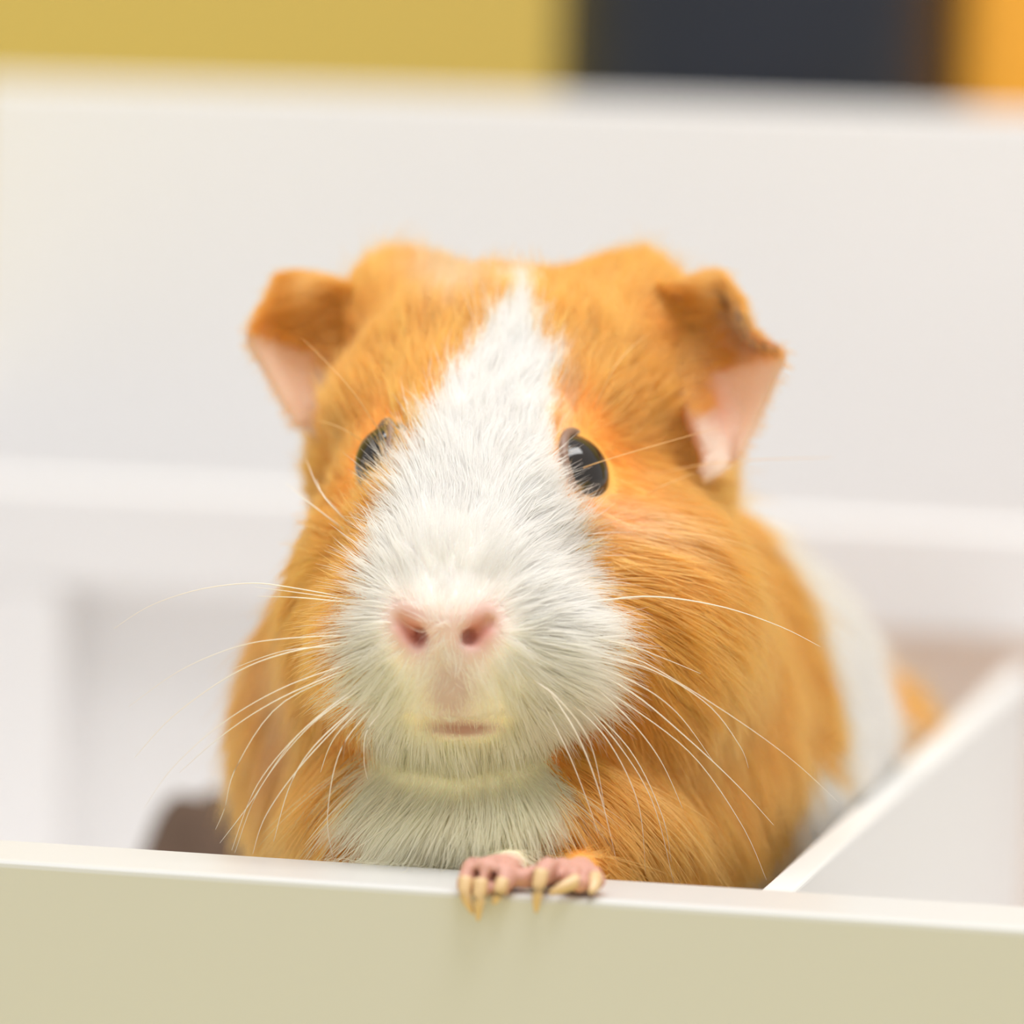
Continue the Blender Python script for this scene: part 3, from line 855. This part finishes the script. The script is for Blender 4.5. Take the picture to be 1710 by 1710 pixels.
    ep = eP[:, None] + eD[:, None] * eL[:, None, None] * t - np.array([0, 0, .12]) * eL[:, None, None] * t * t
    ef_ = make_curves('ear_fur', ep, np.full(len(eP), .045 * MM), eC, M_fur, pig)
    tag(ef_, kind='stuff')
if FUR: grow()

# ------------------------------------------------------------------ whiskers, each a tapered strand
def whisker_material(name, base):
    mt = principled(name, base, .35, .5)
    return mt
M_wh = whisker_material('pale_whisker', (.88, .80, .70)); M_wo = whisker_material('orange_whisker', (.85, .50, .20))
WH = [
    [(590, 1000), (480, 980), (415, 974), (330, 985), (250, 1012), (190, 1050)], [(600, 1004), (500, 990), (425, 980)], [(600, 1008), (500, 998), (430, 996)],
    [(600, 1060), (480, 1066), (395, 1080), (300, 1120), (215, 1180)], [(600, 1068), (480, 1090), (390, 1125), (290, 1195), (225, 1265)],
    [(600, 1078), (480, 1086), (390, 1116)],
    [(610, 1100), (480, 1145), (375, 1205), (290, 1280), (240, 1350)], [(610, 1105), (470, 1165), (375, 1225), (300, 1290)],
    [(610, 1110), (470, 1175), (395, 1280), (375, 1350), (360, 1385)],
    [(620, 1130), (510, 1215), (430, 1310), (387, 1420)], [(625, 1135), (520, 1210), (435, 1315), (392, 1424)],
    [(620, 1140), (500, 1225), (415, 1345), (367, 1408)], [(630, 1145), (510, 1270), (445, 1360), (422, 1426)],
    [(630, 1150), (530, 1240), (485, 1310), (457, 1405)], [(640, 1160), (570, 1250), (547, 1360), (556, 1432)],
    [(650, 1175), (613, 1220), (608, 1270), (614, 1302)], [(630, 1155), (560, 1230), (535, 1290)],
    [(590, 895), (530, 850), (477, 806)], [(585, 875), (535, 820), (512, 768)], [(600, 890), (545, 835), (528, 800)],
    [(960, 1010), (1080, 996), (1200, 1012), (1300, 1045), (1370, 1080)], [(960, 1080), (1060, 1100), (1150, 1150), (1250, 1215), (1330, 1275), (1400, 1340)],
    [(970, 1110), (1060, 1160), (1150, 1235), (1230, 1310), (1292, 1378)], [(970, 1130), (1060, 1185), (1160, 1265), (1240, 1380), (1280, 1470)],
    [(950, 1150), (1030, 1240), (1090, 1340), (1125, 1475)], [(955, 1155), (1050, 1250), (1105, 1360), (1121, 1440)],
    [(930, 1155), (1010, 1230), (1065, 1340), (1078, 1460)], [(900, 1130), (960, 1220), (1000, 1320), (1030, 1440)],
    [(970, 1090), (1080, 1115), (1180, 1175), (1235, 1245), (1250, 1283)], [(960, 1120), (1040, 1190), (1100, 1265), (1140, 1350)],
    [(880, 1130), (930, 1165), (985, 1240), (1010, 1350)], [(950, 1060), (1040, 1075), (1110, 1100), (1170, 1125)], [(960, 1100), (1060, 1140), (1130, 1190), (1190, 1270)],
    [(900, 1160), (950, 1260), (985, 1350), (1000, 1400)],
]
WO = [[(640, 730), (590, 655), (545, 605), (505, 565)], [(618, 745), (570, 715), (525, 700)], [(958, 788), (1000, 772), (1090, 745), (1200, 714)],
      [(1085, 795), (1160, 778), (1260, 768), (1390, 764)], [(990, 690), (1020, 625), (1050, 585), (1085, 556)], [(1075, 830), (1110, 810), (1160, 790)]]
def whisker(pts, mat, r):
    dd = []
    first = hit_dd(*pts[0]); first = 20.0 if first is None else first
    for i, (px, py) in enumerate(pts):
        f = i / (len(pts) - 1)
        want = first - 1.0 - 2.5 * math.sin(f * math.pi * .5) + 7 * f * f if i else first + .5
        h = hit_dd(px, py)
        if i and h is not None: want = min(want, h - 6.5)
        dd.append(want)
    P = [W(px, py, q) for (px, py), q in zip(pts, dd)]
    Q = [crom(P, t) for t in np.linspace(0, 1, 22)]
    tube('whisker', Q, [r * MM * (1 - .78 * (i / 21) ** 1.4) for i in range(22)], mat, pig, 6)
for w in WH: whisker(w, M_wh, random.uniform(.075, .12))
for w in WO: whisker(w, M_wo, random.uniform(.07, .10))

# ------------------------------------------------------------------ soft taupe bundle on the pen floor
M_taupe = principled('taupe_fleece', lin(104, 86, 74), .95, .1, noise=lin(84, 68, 58), nscale=120, bump=.5)
mc = W(365, 1400, 165)
vs, fs = uv_sphere(np.zeros(3), 1.0, 56, 32)
top = W(385, 1338, 165)[2]
vs = np.array(vs)
wr = 1 + .05 * np.sin(vs[:, 0] * 5 + vs[:, 2] * 3) * np.cos(vs[:, 1] * 4) + .025 * np.sin(vs[:, 0] * 13 + vs[:, 1] * 9)
vs = vs * wr[:, None] * np.array([.0225, .034, (top - PEN_FLOOR) / 1.0])
vs[:, 2] = np.maximum(vs[:, 2], 0)
vs += np.array([mc[0], mc[1], PEN_FLOOR + .0002])
bun = obj('fleece_bundle', vs, fs, M_taupe, None, True)
tag(bun, 'dark taupe soft bundle on the pen floor beside the guinea pig', 'bundle')
